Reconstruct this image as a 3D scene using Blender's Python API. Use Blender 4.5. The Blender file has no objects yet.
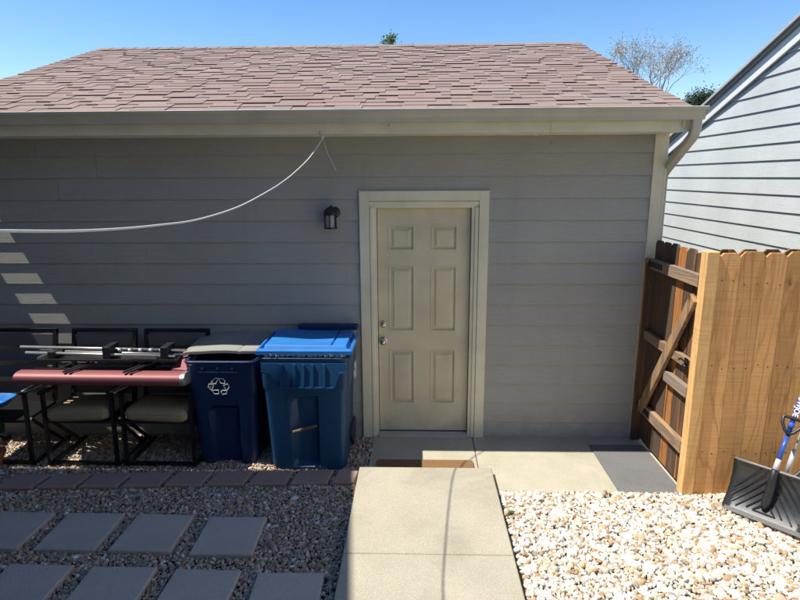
import bpy, math, random
import numpy as np
from mathutils import Vector, Matrix
random.seed(7); rng = np.random.default_rng(7)
S = bpy.context.scene; COL = S.collection
R = math.radians

# ---------------------------------------------------------------- camera
CAM = (-0.0628, -4.8216, 2.3166); F_PX = 566.7; YAW, PITCH, ROLL = -0.0295, 0.2134, 0.0052
cam = bpy.data.objects.new('camera', bpy.data.cameras.new('camera')); COL.objects.link(cam)
fw = Vector((math.sin(YAW)*math.cos(PITCH), math.cos(YAW)*math.cos(PITCH), -math.sin(PITCH)))
rt = Vector((math.cos(YAW), -math.sin(YAW), 0)); dn = fw.cross(rt)
r2 = rt*math.cos(ROLL)+dn*math.sin(ROLL); d2 = -rt*math.sin(ROLL)+dn*math.cos(ROLL)
m = Matrix((r2, -d2, -fw)).transposed().to_4x4(); m.translation = CAM
cam.matrix_world = m
cam.data.sensor_width = 36; cam.data.lens = F_PX*36/800; cam.data.clip_end = 2000; cam.data.clip_start = .05
S.camera = cam

# ---------------------------------------------------------------- light
SUN = Vector((0.54, 0.075, -1)).normalized()          # direction the light travels
elev = math.asin(-SUN.z); to_sun = -SUN
w = bpy.data.worlds.new('World'); S.world = w; w.use_nodes = True
nt = w.node_tree; sky = nt.nodes.new('ShaderNodeTexSky'); sky.sky_type = 'NISHITA'; sky.sun_disc = False
sky.sun_elevation = elev; sky.sun_rotation = math.atan2(to_sun.x, to_sun.y)
sky.altitude = 1600; sky.air_density = 1.3; sky.dust_density = .15; sky.ozone_density = 1.6
bg = nt.nodes['Background']; bg.inputs['Strength'].default_value = .108
hs = nt.nodes.new('ShaderNodeHueSaturation'); hs.inputs['Saturation'].default_value = 1.3; hs.inputs['Hue'].default_value = .507
nt.links.new(sky.outputs[0], hs.inputs['Color']); nt.links.new(hs.outputs[0], bg.inputs['Color'])
sl = bpy.data.lights.new('sun', 'SUN'); sl.energy = 4.2; sl.angle = R(.5); sl.color = (1, .95, .87)
so = bpy.data.objects.new('sun', sl); COL.objects.link(so)
so.rotation_euler = SUN.to_track_quat('-Z', 'Y').to_euler(); so.location = (-6, -1, 12)
S.view_settings.view_transform = 'Standard'; S.view_settings.look = 'None'
S.view_settings.exposure = .78; S.view_settings.gamma = 1
S.render.engine = 'CYCLES'

# ---------------------------------------------------------------- helpers
def tag(o, label=None, cat=None, group=None, kind=None):
    if label: o['label'] = label
    if cat: o['category'] = cat
    if group: o['group'] = group
    if kind: o['kind'] = kind
    return o
WL = {}
def thing(name, label, cat, loc=(0, 0, 0), group=None):
    o = bpy.data.objects.new(name, None); COL.objects.link(o); o.location = loc
    o.empty_display_size = .1; WL[o.name] = Vector(loc)
    return tag(o, label, cat, group)

class MB:
    """collects geometry in world coordinates; build() links it as ONE mesh"""
    def __init__(s): s.v = []; s.f = []; s.c = []; s.mi = []
    def add(s, vs, fs, col=(.5, .5, .5), mi=0):
        n = len(s.v); s.v += [tuple(x) for x in vs]
        for f in fs: s.f.append([i+n for i in f]); s.c.append(col); s.mi.append(mi)
        return s
    def box(s, x0, x1, y0, y1, z0, z1, col=(.5, .5, .5), mi=0):
        if x0 > x1: x0, x1 = x1, x0
        if y0 > y1: y0, y1 = y1, y0
        if z0 > z1: z0, z1 = z1, z0
        v = [(x0,y0,z0),(x1,y0,z0),(x1,y1,z0),(x0,y1,z0),(x0,y0,z1),(x1,y0,z1),(x1,y1,z1),(x0,y1,z1)]
        return s.add(v, [(0,3,2,1),(4,5,6,7),(0,1,5,4),(1,2,6,5),(2,3,7,6),(3,0,4,7)], col, mi)
    def bar(s, a, b, w, h, col=(.5, .5, .5), up=(0, 0, 1), mi=0):
        a = Vector(a); b = Vector(b); d = (b-a).normalized(); u = Vector(up)
        if abs(d.dot(u)) > .98: u = Vector((1, 0, 0))
        sx = d.cross(u).normalized()*w/2; uy = sx.cross(d).normalized()*h/2
        v = [p+q for p in (a, b) for q in (-sx-uy, sx-uy, sx+uy, -sx+uy)]
        return s.add(v, [(3,2,1,0),(4,5,6,7),(0,1,5,4),(1,2,6,5),(2,3,7,6),(3,0,4,7)], col, mi)
    def tube(s, pts, r, n=10, col=(.5, .5, .5), cap=True, mi=0, flat=1.0):
        pts = [Vector(p) for p in pts]; rs = r if hasattr(r, '__len__') else [r]*len(pts)
        rings = []; prev = None
        for i, p in enumerate(pts):
            d = (pts[min(i+1, len(pts)-1)]-pts[max(i-1, 0)]).normalized()
            if prev is None:
                u = Vector((0, 0, 1)) if abs(d.z) < .9 else Vector((1, 0, 0)); a = d.cross(u).normalized()
            else: a = (prev-d*prev.dot(d)).normalized()
            prev = a; b = d.cross(a)
            rings.append([p+a*(math.cos(t)*rs[i])+b*(math.sin(t)*rs[i]*flat) for t in [2*math.pi*k/n for k in range(n)]])
        return s.loft(rings, col, cap, mi)
    def loft(s, rings, col=(.5, .5, .5), cap=True, mi=0):
        n = len(rings[0]); vs = [p for r in rings for p in r]; fs = []
        for i in range(len(rings)-1):
            for k in range(n):
                a = i*n+k; b = i*n+(k+1) % n; fs.append((a, b, b+n, a+n))
        if cap: fs.append(tuple(range(n))[::-1]); fs.append(tuple(range((len(rings)-1)*n, len(rings)*n)))
        return s.add(vs, fs, col, mi)
    def prism(s, poly, axis, a, b, col=(.5, .5, .5), mi=0):
        """poly: 2-D points; axis 'x': (y,z) ; 'y': (x,z) ; 'z': (x,y)"""
        def P(q, t): return {'x': (t, q[0], q[1]), 'y': (q[0], t, q[1]), 'z': (q[0], q[1], t)}[axis]
        return s.loft([[P(q, a) for q in poly], [P(q, b) for q in poly]], col, True, mi)
    def build(s, name, mats, parent=None, smooth=False, bevel=0, autos=None):
        me = bpy.data.meshes.new(name)
        off = Vector((0, 0, 0)); q = parent
        while q is not None: off += q.location; q = q.parent
        me.from_pydata([(x-off[0], y-off[1], z-off[2]) for x, y, z in s.v], [], s.f)
        mats = mats if isinstance(mats, (list, tuple)) else [mats]
        for mm in mats: me.materials.append(mm)
        me.polygons.foreach_set('material_index', s.mi)
        at = me.color_attributes.new('vc', 'FLOAT_COLOR', 'CORNER')
        cc = np.repeat(np.array([(*c, 1) for c in s.c], dtype=np.float32), [len(f) for f in s.f], axis=0)
        at.data.foreach_set('color', cc.ravel())
        import bmesh
        bm = bmesh.new(); bm.from_mesh(me); bmesh.ops.recalc_face_normals(bm, faces=bm.faces); bm.to_mesh(me); bm.free()
        if smooth: me.polygons.foreach_set('use_smooth', [True]*len(me.polygons))
        me.update()
        o = bpy.data.objects.new(name, me); COL.objects.link(o)
        if parent is not None: o.parent = parent
        if bevel:
            b = o.modifiers.new('bevel', 'BEVEL'); b.width = bevel; b.segments = 2; b.limit_method = 'ANGLE'
            b.angle_limit = R(40)
        if smooth and autos:
            for e in me.edges: pass
            me.set_sharp_from_angle(angle=R(autos))
        return o

# ---------------------------------------------------------------- materials
class NT:
    def __init__(s, name, rough=.6, spec=.3):
        s.m = bpy.data.materials.new(name); s.m.use_nodes = True; s.t = s.m.node_tree
        s.b = s.t.nodes['Principled BSDF']; s.b.inputs['Roughness'].default_value = rough
        s.b.inputs['Specular IOR Level'].default_value = spec
    def n(s, typ, **kw):
        x = s.t.nodes.new('ShaderNode'+typ)
        for k, v in kw.items():
            if k in x.inputs: x.inputs[k].default_value = v
            else: setattr(x, k, v)
        return x
    def l(s, a, b): s.t.links.new(a, b)
    def coord(s, scale=(1, 1, 1), rand=0):
        tc = s.n('TexCoord'); mp = s.n('Mapping'); mp.inputs['Scale'].default_value = scale
        if rand:
            at = s.n('Attribute', attribute_name='vc'); sep = s.n('SeparateColor'); s.l(at.outputs['Color'], sep.inputs[0])
            cb = s.n('CombineXYZ'); mu = s.n('Math', operation='MULTIPLY'); mu.inputs[1].default_value = rand
            s.l(sep.outputs[1], mu.inputs[0]); s.l(mu.outputs[0], cb.inputs[0]); s.l(mu.outputs[0], cb.inputs[1]); s.l(mu.outputs[0], cb.inputs[2])
            ad = s.n('VectorMath', operation='ADD'); s.l(tc.outputs['Object'], ad.inputs[0]); s.l(cb.outputs[0], ad.inputs[1])
            s.l(ad.outputs[0], mp.inputs['Vector'])
        else: s.l(tc.outputs['Object'], mp.inputs['Vector'])
        return mp.outputs[0]
    def noise(s, vec, scale, detail=4, rough=.55, dist=0):
        x = s.n('TexNoise', Scale=scale, Detail=detail, Roughness=rough, Distortion=dist); s.l(vec, x.inputs['Vector']); return x.outputs[0]
    def ramp(s, fac, stops, interp='LINEAR'):
        x = s.n('ValToRGB'); x.color_ramp.interpolation = interp; e = x.color_ramp.elements
        while len(e) < len(stops): e.new(.5)
        for i, (p, c) in enumerate(stops):
            e[i].position = p; e[i].color = (*c, 1) if hasattr(c, '__len__') else (c, c, c, 1)
        s.l(fac, x.inputs[0]); return x.outputs[0]
    def mix(s, a, b, fac, mode='MIX'):
        x = s.n('Mix', data_type='RGBA', blend_type=mode)
        for v, sock in ((fac, x.inputs[0]), (a, x.inputs[6]), (b, x.inputs[7])):
            if hasattr(v, 'is_linked') or hasattr(v, 'links'): s.l(v, sock)
            elif hasattr(v, '__len__'): sock.default_value = (*v, 1)
            else: sock.default_value = v
        return x.outputs[2]
    def color(s, c):
        if hasattr(c, 'links'): s.l(c, s.b.inputs['Base Color'])
        else: s.b.inputs['Base Color'].default_value = (*c, 1)
        return s
    def bump(s, h, strength=.3, dist=.01, prev=None):
        x = s.n('Bump', Strength=strength, Distance=dist); s.l(h, x.inputs['Height'])
        if prev: s.l(prev, x.inputs['Normal'])
        s.l(x.outputs[0], s.b.inputs['Normal']); return x.outputs[0]

def plain(name, c, rough=.5, spec=.4, metal=0, var=.12, nscale=30, bump=.05):
    t = NT(name, rough, spec); v = t.coord()
    t.color(t.mix(c, tuple(x*(1-var*2) for x in c), t.noise(v, nscale, 5)))
    t.b.inputs['Metallic'].default_value = metal
    if bump: t.bump(t.noise(v, nscale*4, 3), bump, .002)
    return t.m

def siding_mat(name, base, joint=.92):
    t = NT(name, .62, .25); v = t.coord((1.2, 1, 26), rand=7); v0 = t.coord((1, 1, 1))
    grain = t.noise(v, 6, 8, .65, .6); big = t.noise(v0, .9, 3); fine = t.noise(v0, 60, 4)
    c = t.mix(base, tuple(x*.84 for x in base), t.ramp(big, [(.35, 0), (.7, 1)]))
    c = t.mix(c, tuple(x*.8 for x in base), t.ramp(grain, [(.45, 0), (.62, .5)]))
    c = t.mix(c, tuple(x*1.12 for x in base), t.ramp(fine, [(.55, 0), (.8, .5)]))
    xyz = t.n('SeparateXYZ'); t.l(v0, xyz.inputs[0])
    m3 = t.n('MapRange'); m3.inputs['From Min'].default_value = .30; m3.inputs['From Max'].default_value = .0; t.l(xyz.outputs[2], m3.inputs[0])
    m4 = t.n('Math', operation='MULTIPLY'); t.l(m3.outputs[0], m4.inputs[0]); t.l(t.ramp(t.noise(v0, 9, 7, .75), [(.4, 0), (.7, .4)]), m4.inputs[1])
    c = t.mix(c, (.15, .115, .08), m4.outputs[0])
    c = t.mix(c, tuple(x*.72 for x in base), t.ramp(t.noise(t.coord((5, 5, .35)), 2.2, 6, .7), [(.56, 0), (.72, .35)]))
    t.color(c); b = t.bump(grain, .55, .004); t.bump(fine, .25, .0015, b)
    return t.m
M = {}
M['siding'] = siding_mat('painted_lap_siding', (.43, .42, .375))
M['nbr_siding'] = siding_mat('pale_lap_siding', (.57, .60, .585))
M['nbr_trim'] = plain('pale_trim_paint', (.82, .82, .78), .55)
M['nbr_trim2'] = plain('grey_drip_edge', (.30, .30, .29), .5)
def cream(name, base):
    t = NT(name, .5, .35); v = t.coord((1, 1, 1)); vz = t.coord((30, 30, 1.5))
    c = t.mix(base, tuple(x*.8 for x in base), t.ramp(t.noise(v, 3, 6), [(.4, 0), (.75, 1)]))
    c = t.mix(c, (base[0]*.6, base[1]*.55, base[2]*.5), t.ramp(t.noise(v, 9, 8, .7), [(.62, 0), (.8, .35)]))
    if name == 'tan_door_paint':
        xyz = t.n('SeparateXYZ'); t.l(v, xyz.inputs[0]); up = t.ramp(xyz.outputs[2], [(0, 0), (1, 1)])
        m1 = t.n('MapRange'); m1.inputs['From Min'].default_value = 1.7; m1.inputs['From Max'].default_value = 2.02; t.l(xyz.outputs[2], m1.inputs[0])
        m2 = t.n('Math', operation='MULTIPLY'); t.l(m1.outputs[0], m2.inputs[0]); t.l(t.ramp(t.noise(v, 4.5, 4, .6, .5), [(.46, 0), (.66, .16)]), m2.inputs[1])
        c = t.mix(c, (.16, .13, .09), m2.outputs[0])
        m3 = t.n('MapRange'); m3.inputs['From Min'].default_value = .35; m3.inputs['From Max'].default_value = .0; t.l(xyz.outputs[2], m3.inputs[0])
        m4 = t.n('Math', operation='MULTIPLY'); t.l(m3.outputs[0], m4.inputs[0]); t.l(t.ramp(t.noise(v, 8, 6, .7), [(.4, 0), (.7, .25)]), m4.inputs[1])
        c = t.mix(c, (.20, .15, .10), m4.outputs[0])
    t.color(c); t.bump(t.noise(vz, 4, 4), .12, .002); return t.m
M['cream'] = cream('cream_trim_paint', (.81, .755, .56))
M['door'] = cream('tan_door_paint', (.72, .635, .435))
M['gutter'] = cream('beige_gutter_enamel', (.56, .53, .43)); 
M['dark'] = plain('dark_gap', (.015, .015, .015), .8)
M['black_metal'] = plain('black_powder_coat', (.012, .012, .014), .35, .5, 0, .2)
M['steel'] = plain('brushed_steel', (.55, .54, .52), .25, .5, 1, .1)
M['brass'] = plain('satin_nickel', (.60, .57, .50), .22, .5, 1, .1)
M['silver'] = plain('pale_aluminium', (.62, .62, .60), .35, .5, .8, .15)

def concrete(name, base, lo=.78):
    t = NT(name, .85, .2); v = t.coord()
    c = t.mix(base, tuple(x*lo for x in base), t.ramp(t.noise(v, 2.3, 8, .6), [(.3, 0), (.75, 1)]))
    c = t.mix(c, tuple(x*.6 for x in base), t.ramp(t.noise(v, 7, 6, .7, .5), [(.6, 0), (.8, .45)]))
    sp = t.noise(v, 170, 3); c = t.mix(c, tuple(x*.62 for x in base), t.ramp(sp, [(.5, 0), (.68, .8)]))
    c = t.mix(c, tuple(min(1, x*1.45) for x in base), t.ramp(t.noise(v, 120, 2), [(.58, 0), (.72, .6)]))
    st = t.n('TexVoronoi', Scale=1.7); t.l(v, st.inputs['Vector'])
    c = t.mix(c, (.07, .06, .045), t.ramp(st.outputs['Distance'], [(.0, .8), (.018, .0)]))
    c = t.mix(c, tuple(x*.55 for x in base), t.ramp(t.noise(v, 1.1, 7, .68, .8), [(.52, 0), (.60, .28), (.66, .05), (.80, .35)]))
    c = t.mix(c, (.16, .13, .09), t.ramp(t.noise(t.coord((1, 1, 1)), 26, 3, .8), [(.70, 0), (.76, .55)]))
    t.color(c); b = t.bump(sp, .35, .003); t.bump(t.noise(v, 12, 6), .2, .006, b); return t.m
M['walk'] = concrete('walkway_concrete', (.44, .405, .31))
M['slab'] = concrete('slab_concrete', (.49, .45, .34))
M['paver'] = concrete('grey_paver_concrete', (.56, .50, .415))
M['brick'] = concrete('red_edging_block', (.40, .28, .225))
M['rubber'] = concrete('dark_speckled_rubber', (.18, .18, .175), .8)

def stones(name, stops, dark):
    t = NT(name, .75, .3); at = t.n('Attribute', attribute_name='vc'); sep = t.n('SeparateColor'); t.l(at.outputs['Color'], sep.inputs[0])
    c = t.ramp(sep.outputs[0], stops, 'CONSTANT'); v = t.coord()
    c = t.mix(c, dark, t.ramp(t.noise(v, 55, 6, .65), [(.45, 0), (.75, .55)]))
    c = t.mix(c, (1.0, 1.0, 1.0), t.ramp(sep.outputs[1], [(0, 0), (1, .28)]), 'MULTIPLY') if False else c
    hsv = t.n('HueSaturation'); t.l(c, hsv.inputs['Color'])
    mr = t.n('MapRange'); mr.inputs['To Min'].default_value = .68; mr.inputs['To Max'].default_value = 1.25
    t.l(sep.outputs[1], mr.inputs[0]); t.l(mr.outputs[0], hsv.inputs['Value'])
    t.color(hsv.outputs[0]); t.bump(t.noise(v, 90, 5), .5, .004); return t.m
M['stone_brown'] = stones('brown_river_gravel', [(0, (.48, .37, .27)), (.22, (.32, .26, .21)), (.40, (.56, .45, .33)), (.6, (.40, .28, .19)),
    (.72, (.44, .40, .35)), (.84, (.60, .40, .25)), (.94, (.78, .75, .70))], (.17, .135, .10))
M['stone_white'] = stones('white_river_gravel', [(0, (.74, .72, .64)), (.30, (.62, .54, .41)), (.42, (.84, .82, .76)), (.68, (.50, .34, .19)),
    (.82, (.42, .27, .16)), (.88, (.40, .36, .31)), (.94, (.58, .44, .31))], (.46, .33, .20))
M['soil'] = plain('dark_soil', (.10, .085, .065), .95, .1, 0, .3, 20, .4)
M['soil_light'] = plain('sandy_bed', (.30, .25, .19), .95, .1, 0, .3, 30, .4)

def binmat(name, base):
    t = NT(name, .42, .4); v = t.coord(); c = t.mix(base, tuple(x*.7 for x in base), t.noise(v, 9, 4))
    c = t.mix(c, (.16, .17, .17), t.ramp(t.noise(v, 5, 8, .75, .6), [(.52, 0), (.74, .38)]))
    c = t.mix(c, (.22, .24, .26), t.ramp(t.noise(t.coord((40, 40, 3)), 2, 4, .7), [(.66, 0), (.74, .3)]))
    t.color(c); b = t.bump(t.noise(v, 14, 4), .08, .01); t.bump(t.noise(v, 160, 3), .12, .001, b)
    t.l(t.ramp(t.noise(v, 6, 6), [(.3, .32), (.7, .6)]), t.b.inputs['Roughness']); return t.m
M['blue_dark'] = binmat('navy_bin_plastic', (.009, .034, .115)); M['blue'] = binmat('blue_bin_plastic', (.012, .046, .165))
M['lid_blue'] = binmat('bright_blue_lid_plastic', (.035, .25, .68))
def shingle():
    t = NT('asphalt_shingle', .9, .15); at = t.n('Attribute', attribute_name='vc'); v = t.coord()
    c = t.mix(at.outputs['Color'], (.15, .09, .075), t.ramp(t.noise(v, 260, 2), [(.45, 0), (.7, .7)]))
    c = t.mix(c, (.46, .33, .27), t.ramp(t.noise(v, 210, 2), [(.58, 0), (.75, .55)]))
    c = t.mix(c, (.20, .15, .14), t.ramp(t.noise(v, 1.4, 5), [(.45, 0), (.8, .35)]))
    t.color(c); t.bump(t.noise(v, 240, 2), .5, .003); return t.m
M['shingle'] = shingle()

def wood(name, base, dark, weather=None, along='z', wamt=.5, saw=True):
    t = NT(name, .78, .15); L = {'z': 2, 'y': 1, 'x': 0}[along]
    def sc(c, l): q = [c, c, c]; q[L] = l; return tuple(q)
    v = t.coord(sc(16, 1), rand=13); v0 = t.coord((1, 1, 1), rand=13)
    at = t.n('Attribute', attribute_name='vc'); sep = t.n('SeparateColor'); t.l(at.outputs['Color'], sep.inputs[0])
    # knots: cells stretched along the board, grain bends round them
    kn = t.n('TexVoronoi', Scale=1.0); t.l(t.coord(sc(7, 3.4), rand=13), kn.inputs['Vector']); kd = kn.outputs['Distance']
    sel = t.n('SeparateColor'); t.l(kn.outputs['Color'], sel.inputs[0])
    gate_ = t.n('Math', operation='GREATER_THAN'); gate_.inputs[1].default_value = .72; t.l(sel.outputs[0], gate_.inputs[0])
    def gated(x): m_ = t.n('Math', operation='MULTIPLY'); t.l(x, m_.inputs[0]); t.l(gate_.outputs[0], m_.inputs[1]); return m_.outputs[0]
    # growth ring figure: contour lines of a stretched noise
    n1 = t.noise(t.coord(sc(5.5, .45), rand=13), 1.0, 3, .5, .4)
    bend = t.n('Math', operation='MULTIPLY_ADD'); t.l(gated(t.ramp(kd, [(.0, 1), (.35, 0)])), bend.inputs[0]); bend.inputs[1].default_value = .12; t.l(n1, bend.inputs[2])
    mm = t.n('Math', operation='MULTIPLY'); mm.inputs[1].default_value = 62; t.l(bend.outputs[0], mm.inputs[0])
    sn = t.n('Math', operation='SINE'); t.l(mm.outputs[0], sn.inputs[0])
    ring = t.ramp(sn.outputs[0], [(.0, 0), (.5, .1), (1.0, .75)])
    gf = t.noise(v, 9, 5, .7, .3); blot = t.noise(v0, 2.4, 4)
    c = t.mix(base, dark, ring)
    c = t.mix(c, tuple(min(1, x*1.3) for x in base), t.ramp(gf, [(.45, 0), (.75, .6)]))
    c = t.mix(c, tuple(x*.75 for x in base), t.ramp(blot, [(.45, 0), (.75, .7)]))
    if weather:
        ws = t.noise(t.coord(sc(9, .55), rand=13), 1.9, 6, .6, .5)
        pb = t.n('Math', operation='MULTIPLY_ADD'); t.l(sep.outputs[0], pb.inputs[0]); pb.inputs[1].default_value = .26*wamt; t.l(ws, pb.inputs[2])
        c = t.mix(c, weather, t.ramp(pb.outputs[0], [(.56, 0), (.66, .75), (.8, .95)]))
        c = t.mix(c, tuple(x*.35 for x in weather), t.ramp(gf, [(.55, 0), (.72, .8)]))
    c = t.mix(c, tuple(x*.9 for x in dark), gated(t.ramp(kd, [(.0, 1), (.13, .8), (.2, 0)])))
    c = t.mix(c, (.05, .025, .012), gated(t.ramp(kd, [(.0, .9), (.07, .55), (.09, .95), (.115, .0)])))
    if saw:
        sw = t.noise(t.coord(sc(2.2, 75), rand=3), 1, 3, .6); c = t.mix(c, tuple(x*.7 for x in base), t.ramp(sw, [(.45, 0), (.7, .45)]))
    hsv = t.n('HueSaturation'); t.l(c, hsv.inputs['Color'])
    mr = t.n('MapRange'); mr.inputs['To Min'].default_value = .74; mr.inputs['To Max'].default_value = 1.16
    t.l(sep.outputs[0], mr.inputs[0]); t.l(mr.outputs[0], hsv.inputs['Value']); t.color(hsv.outputs[0])
    b = t.bump(gf, .4, .004)
    if saw: b = t.bump(sw, .5, .0025, b)
    else: b = t.bump(sn.outputs[0], .3, .002, b)
    return t.m
M['cedar'] = wood('rough_sawn_cedar', (.70, .375, .145), (.47, .215, .075))
M['cedar_new'] = wood('pale_cedar_post', (.76, .46, .19), (.56, .29, .10))
M['old_wood'] = wood('weathered_gate_boards', (.56, .24, .075), (.34, .13, .045), (.075, .06, .05), 'z', 1.9, False)
M['old_rail'] = wood('weathered_gate_rail', (.42, .27, .15), (.20, .12, .07), (.24, .20, .16), 'y', 1.2, False)
M['blue_dark'] = plain('navy_bin_plastic', (.009, .032, .105), .42, .4, 0, .15, 12, .03)
M['blue'] = plain('blue_bin_plastic', (.011, .062, .155), .4, .4, 0, .15, 12, .03)
M['lid_blue'] = plain('bright_blue_lid_plastic', (.035, .24, .66), .45, .4, 0, .25, 7, .05)
M['lid_grey'] = plain('sun_faded_lid_plastic', (.34, .335, .30), .6, .3, 0, .2, 9, .1)
M['white'] = plain('white_print', (.75, .75, .73), .5)
M['rose'] = plain('rose_metallic_enamel', (.29, .095, .10), .5, .3, .1, .1, 8)
M['cushion'] = plain('tan_cushion_fabric', (.44, .35, .21), .95, .1, 0, .2, 60, .4)
M['coir'] = plain('brown_coir', (.34, .19, .09), .95, .1, 0, .35, 120, 1)
M['rope'] = plain('white_webbing', (.72, .72, .70), .7, .2, 0, .12, 90, .2)
M['black_plastic'] = plain('black_plastic', (.022, .023, .026), .38, .5, 0, .2, 18, .05)
M['handle_blue'] = plain('blue_shaft_enamel', (.03, .10, .42), .35, .5)
M['pole_grey'] = plain('grey_pole_enamel', (.55, .55, .53), .4, .4)
M['terra'] = plain('terracotta', (.45, .17, .08), .85, .2)
M['bark'] = plain('pale_bark', (.48, .43, .37), .9, .1, 0, .3, 15, .4)
M['needles'] = plain('pine_needles', (.07, .11, .05), .8, .2, 0, .4, 3, 0)
M['leaf'] = plain('spring_leaves', (.26, .36, .10), .7, .3, 0, .3, 3, 0)
M['twig'] = plain('budding_twigs', (.74, .67, .58), .9, .1, 0, .25, 6, 0)
M['weed'] = plain('weed_green', (.09, .17, .03), .7, .3, 0, .3, 50, 0)
M['stucco'] = plain('beige_house_wall', (.40, .38, .34), .9, .1)
M['grass'] = plain('dry_lawn', (.10, .11, .05), .95, .1, 0, .4, 3, .2)
gl = NT('seeded_lamp_glass', .12, .5); gl.color((.62, .64, .62)); gl.b.inputs['Transmission Weight'].default_value = .55
gv = gl.coord(); gl.bump(gl.noise(gv, 160, 2), .6, .003); M['glass'] = gl.m
wg = NT('window_glass', .05, .6); wg.color((.03, .04, .05)); M['wglass'] = wg.m

# ---------------------------------------------------------------- ground, slab, walkway
MB().add([(-400,-400,-.07),(400,-400,-.07),(400,400,-.07),(-400,400,-.07)], [(0,1,2,3)]).build('ground', M['grass'])
tag(bpy.data.objects['ground'], kind='structure')
tag(MB().box(-4.6, -.545, -4.6, .0, -.066, -.022).build('gravel_bed', M['soil']), kind='structure')
tag(MB().box(.55, 4.2, -4.6, -.955, -.065, -.006).build('gravel_bed', M['soil_light']), kind='structure')
def bev_slab(x0, x1, y0, y1, z0, z1, b=.006, col=(.5,.5,.5), mb=None):
    mb = mb or MB()
    def rg(i, z): return [(x0+i, y0+i, z), (x1-i, y0+i, z), (x1-i, y1-i, z), (x0+i, y1-i, z)]
    return mb.loft([rg(0, z0), rg(0, z1-b), rg(b*.35, z1-b*.35), rg(b, z1)], col)
sl_ = bev_slab(-.455, .443, -.96, -.004, -.06, .0); bev_slab(.449, 1.955, -.985, -.004, -.06, .0, mb=sl_)
tag(sl_.build('door_slab', M['slab']), kind='structure')
wk = MB()
for a, b in ((-1.752, -.69), (-2.86, -1.758), (-3.96, -2.866), (-5.1, -3.966)): bev_slab(-.515, .535, a, b, -.06, .06, .008, mb=wk)
wk.box(-.505, .525, -5.0, -.72, -.05, .052)
tag(wk.build('walkway', M['walk']), kind='structure')

# ---------------------------------------------------------------- gravel
def ico():
    t = (1+5**.5)/2; v = [(-1,t,0),(1,t,0),(-1,-t,0),(1,-t,0),(0,-1,t),(0,1,t),(0,-1,-t),(0,1,-t),(t,0,-1),(t,0,1),(-t,0,-1),(-t,0,1)]
    f = [(0,11,5),(0,5,1),(0,1,7),(0,7,10),(0,10,11),(1,5,9),(5,11,4),(11,10,2),(10,7,6),(7,1,8),(3,9,4),(3,4,2),(3,2,6),(3,6,8),(3,8,9),(4,9,5),(2,4,11),(6,2,10),(8,6,7),(9,8,1)]
    v = [np.array(x)/np.linalg.norm(x) for x in v]; mid = {}; nf = []
    def m_(a, b):
        k = (min(a, b), max(a, b))
        if k not in mid: x = v[a]+v[b]; v.append(x/np.linalg.norm(x)); mid[k] = len(v)-1
        return mid[k]
    for a, b, c in f: x, y, z = m_(a, b), m_(b, c), m_(c, a); nf += [(a,x,z),(b,y,x),(c,z,y),(x,y,z)]
    return np.array(v), np.array(nf)
IV, IF = ico()
SHAPES = []
for k in range(14):
    v = IV.copy()
    for _ in range(rng.integers(3, 7)):                       # chop facets so that stones read as broken rock
        d = rng.normal(size=3); d /= np.linalg.norm(d); h = rng.uniform(.55, .85); q = v@d
        v -= np.outer(np.maximum(q-h, 0)*.9, d)
    SHAPES.append(v*(1+rng.normal(size=(len(v), 1))*.04))
SHAPES = np.array(SHAPES)
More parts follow.
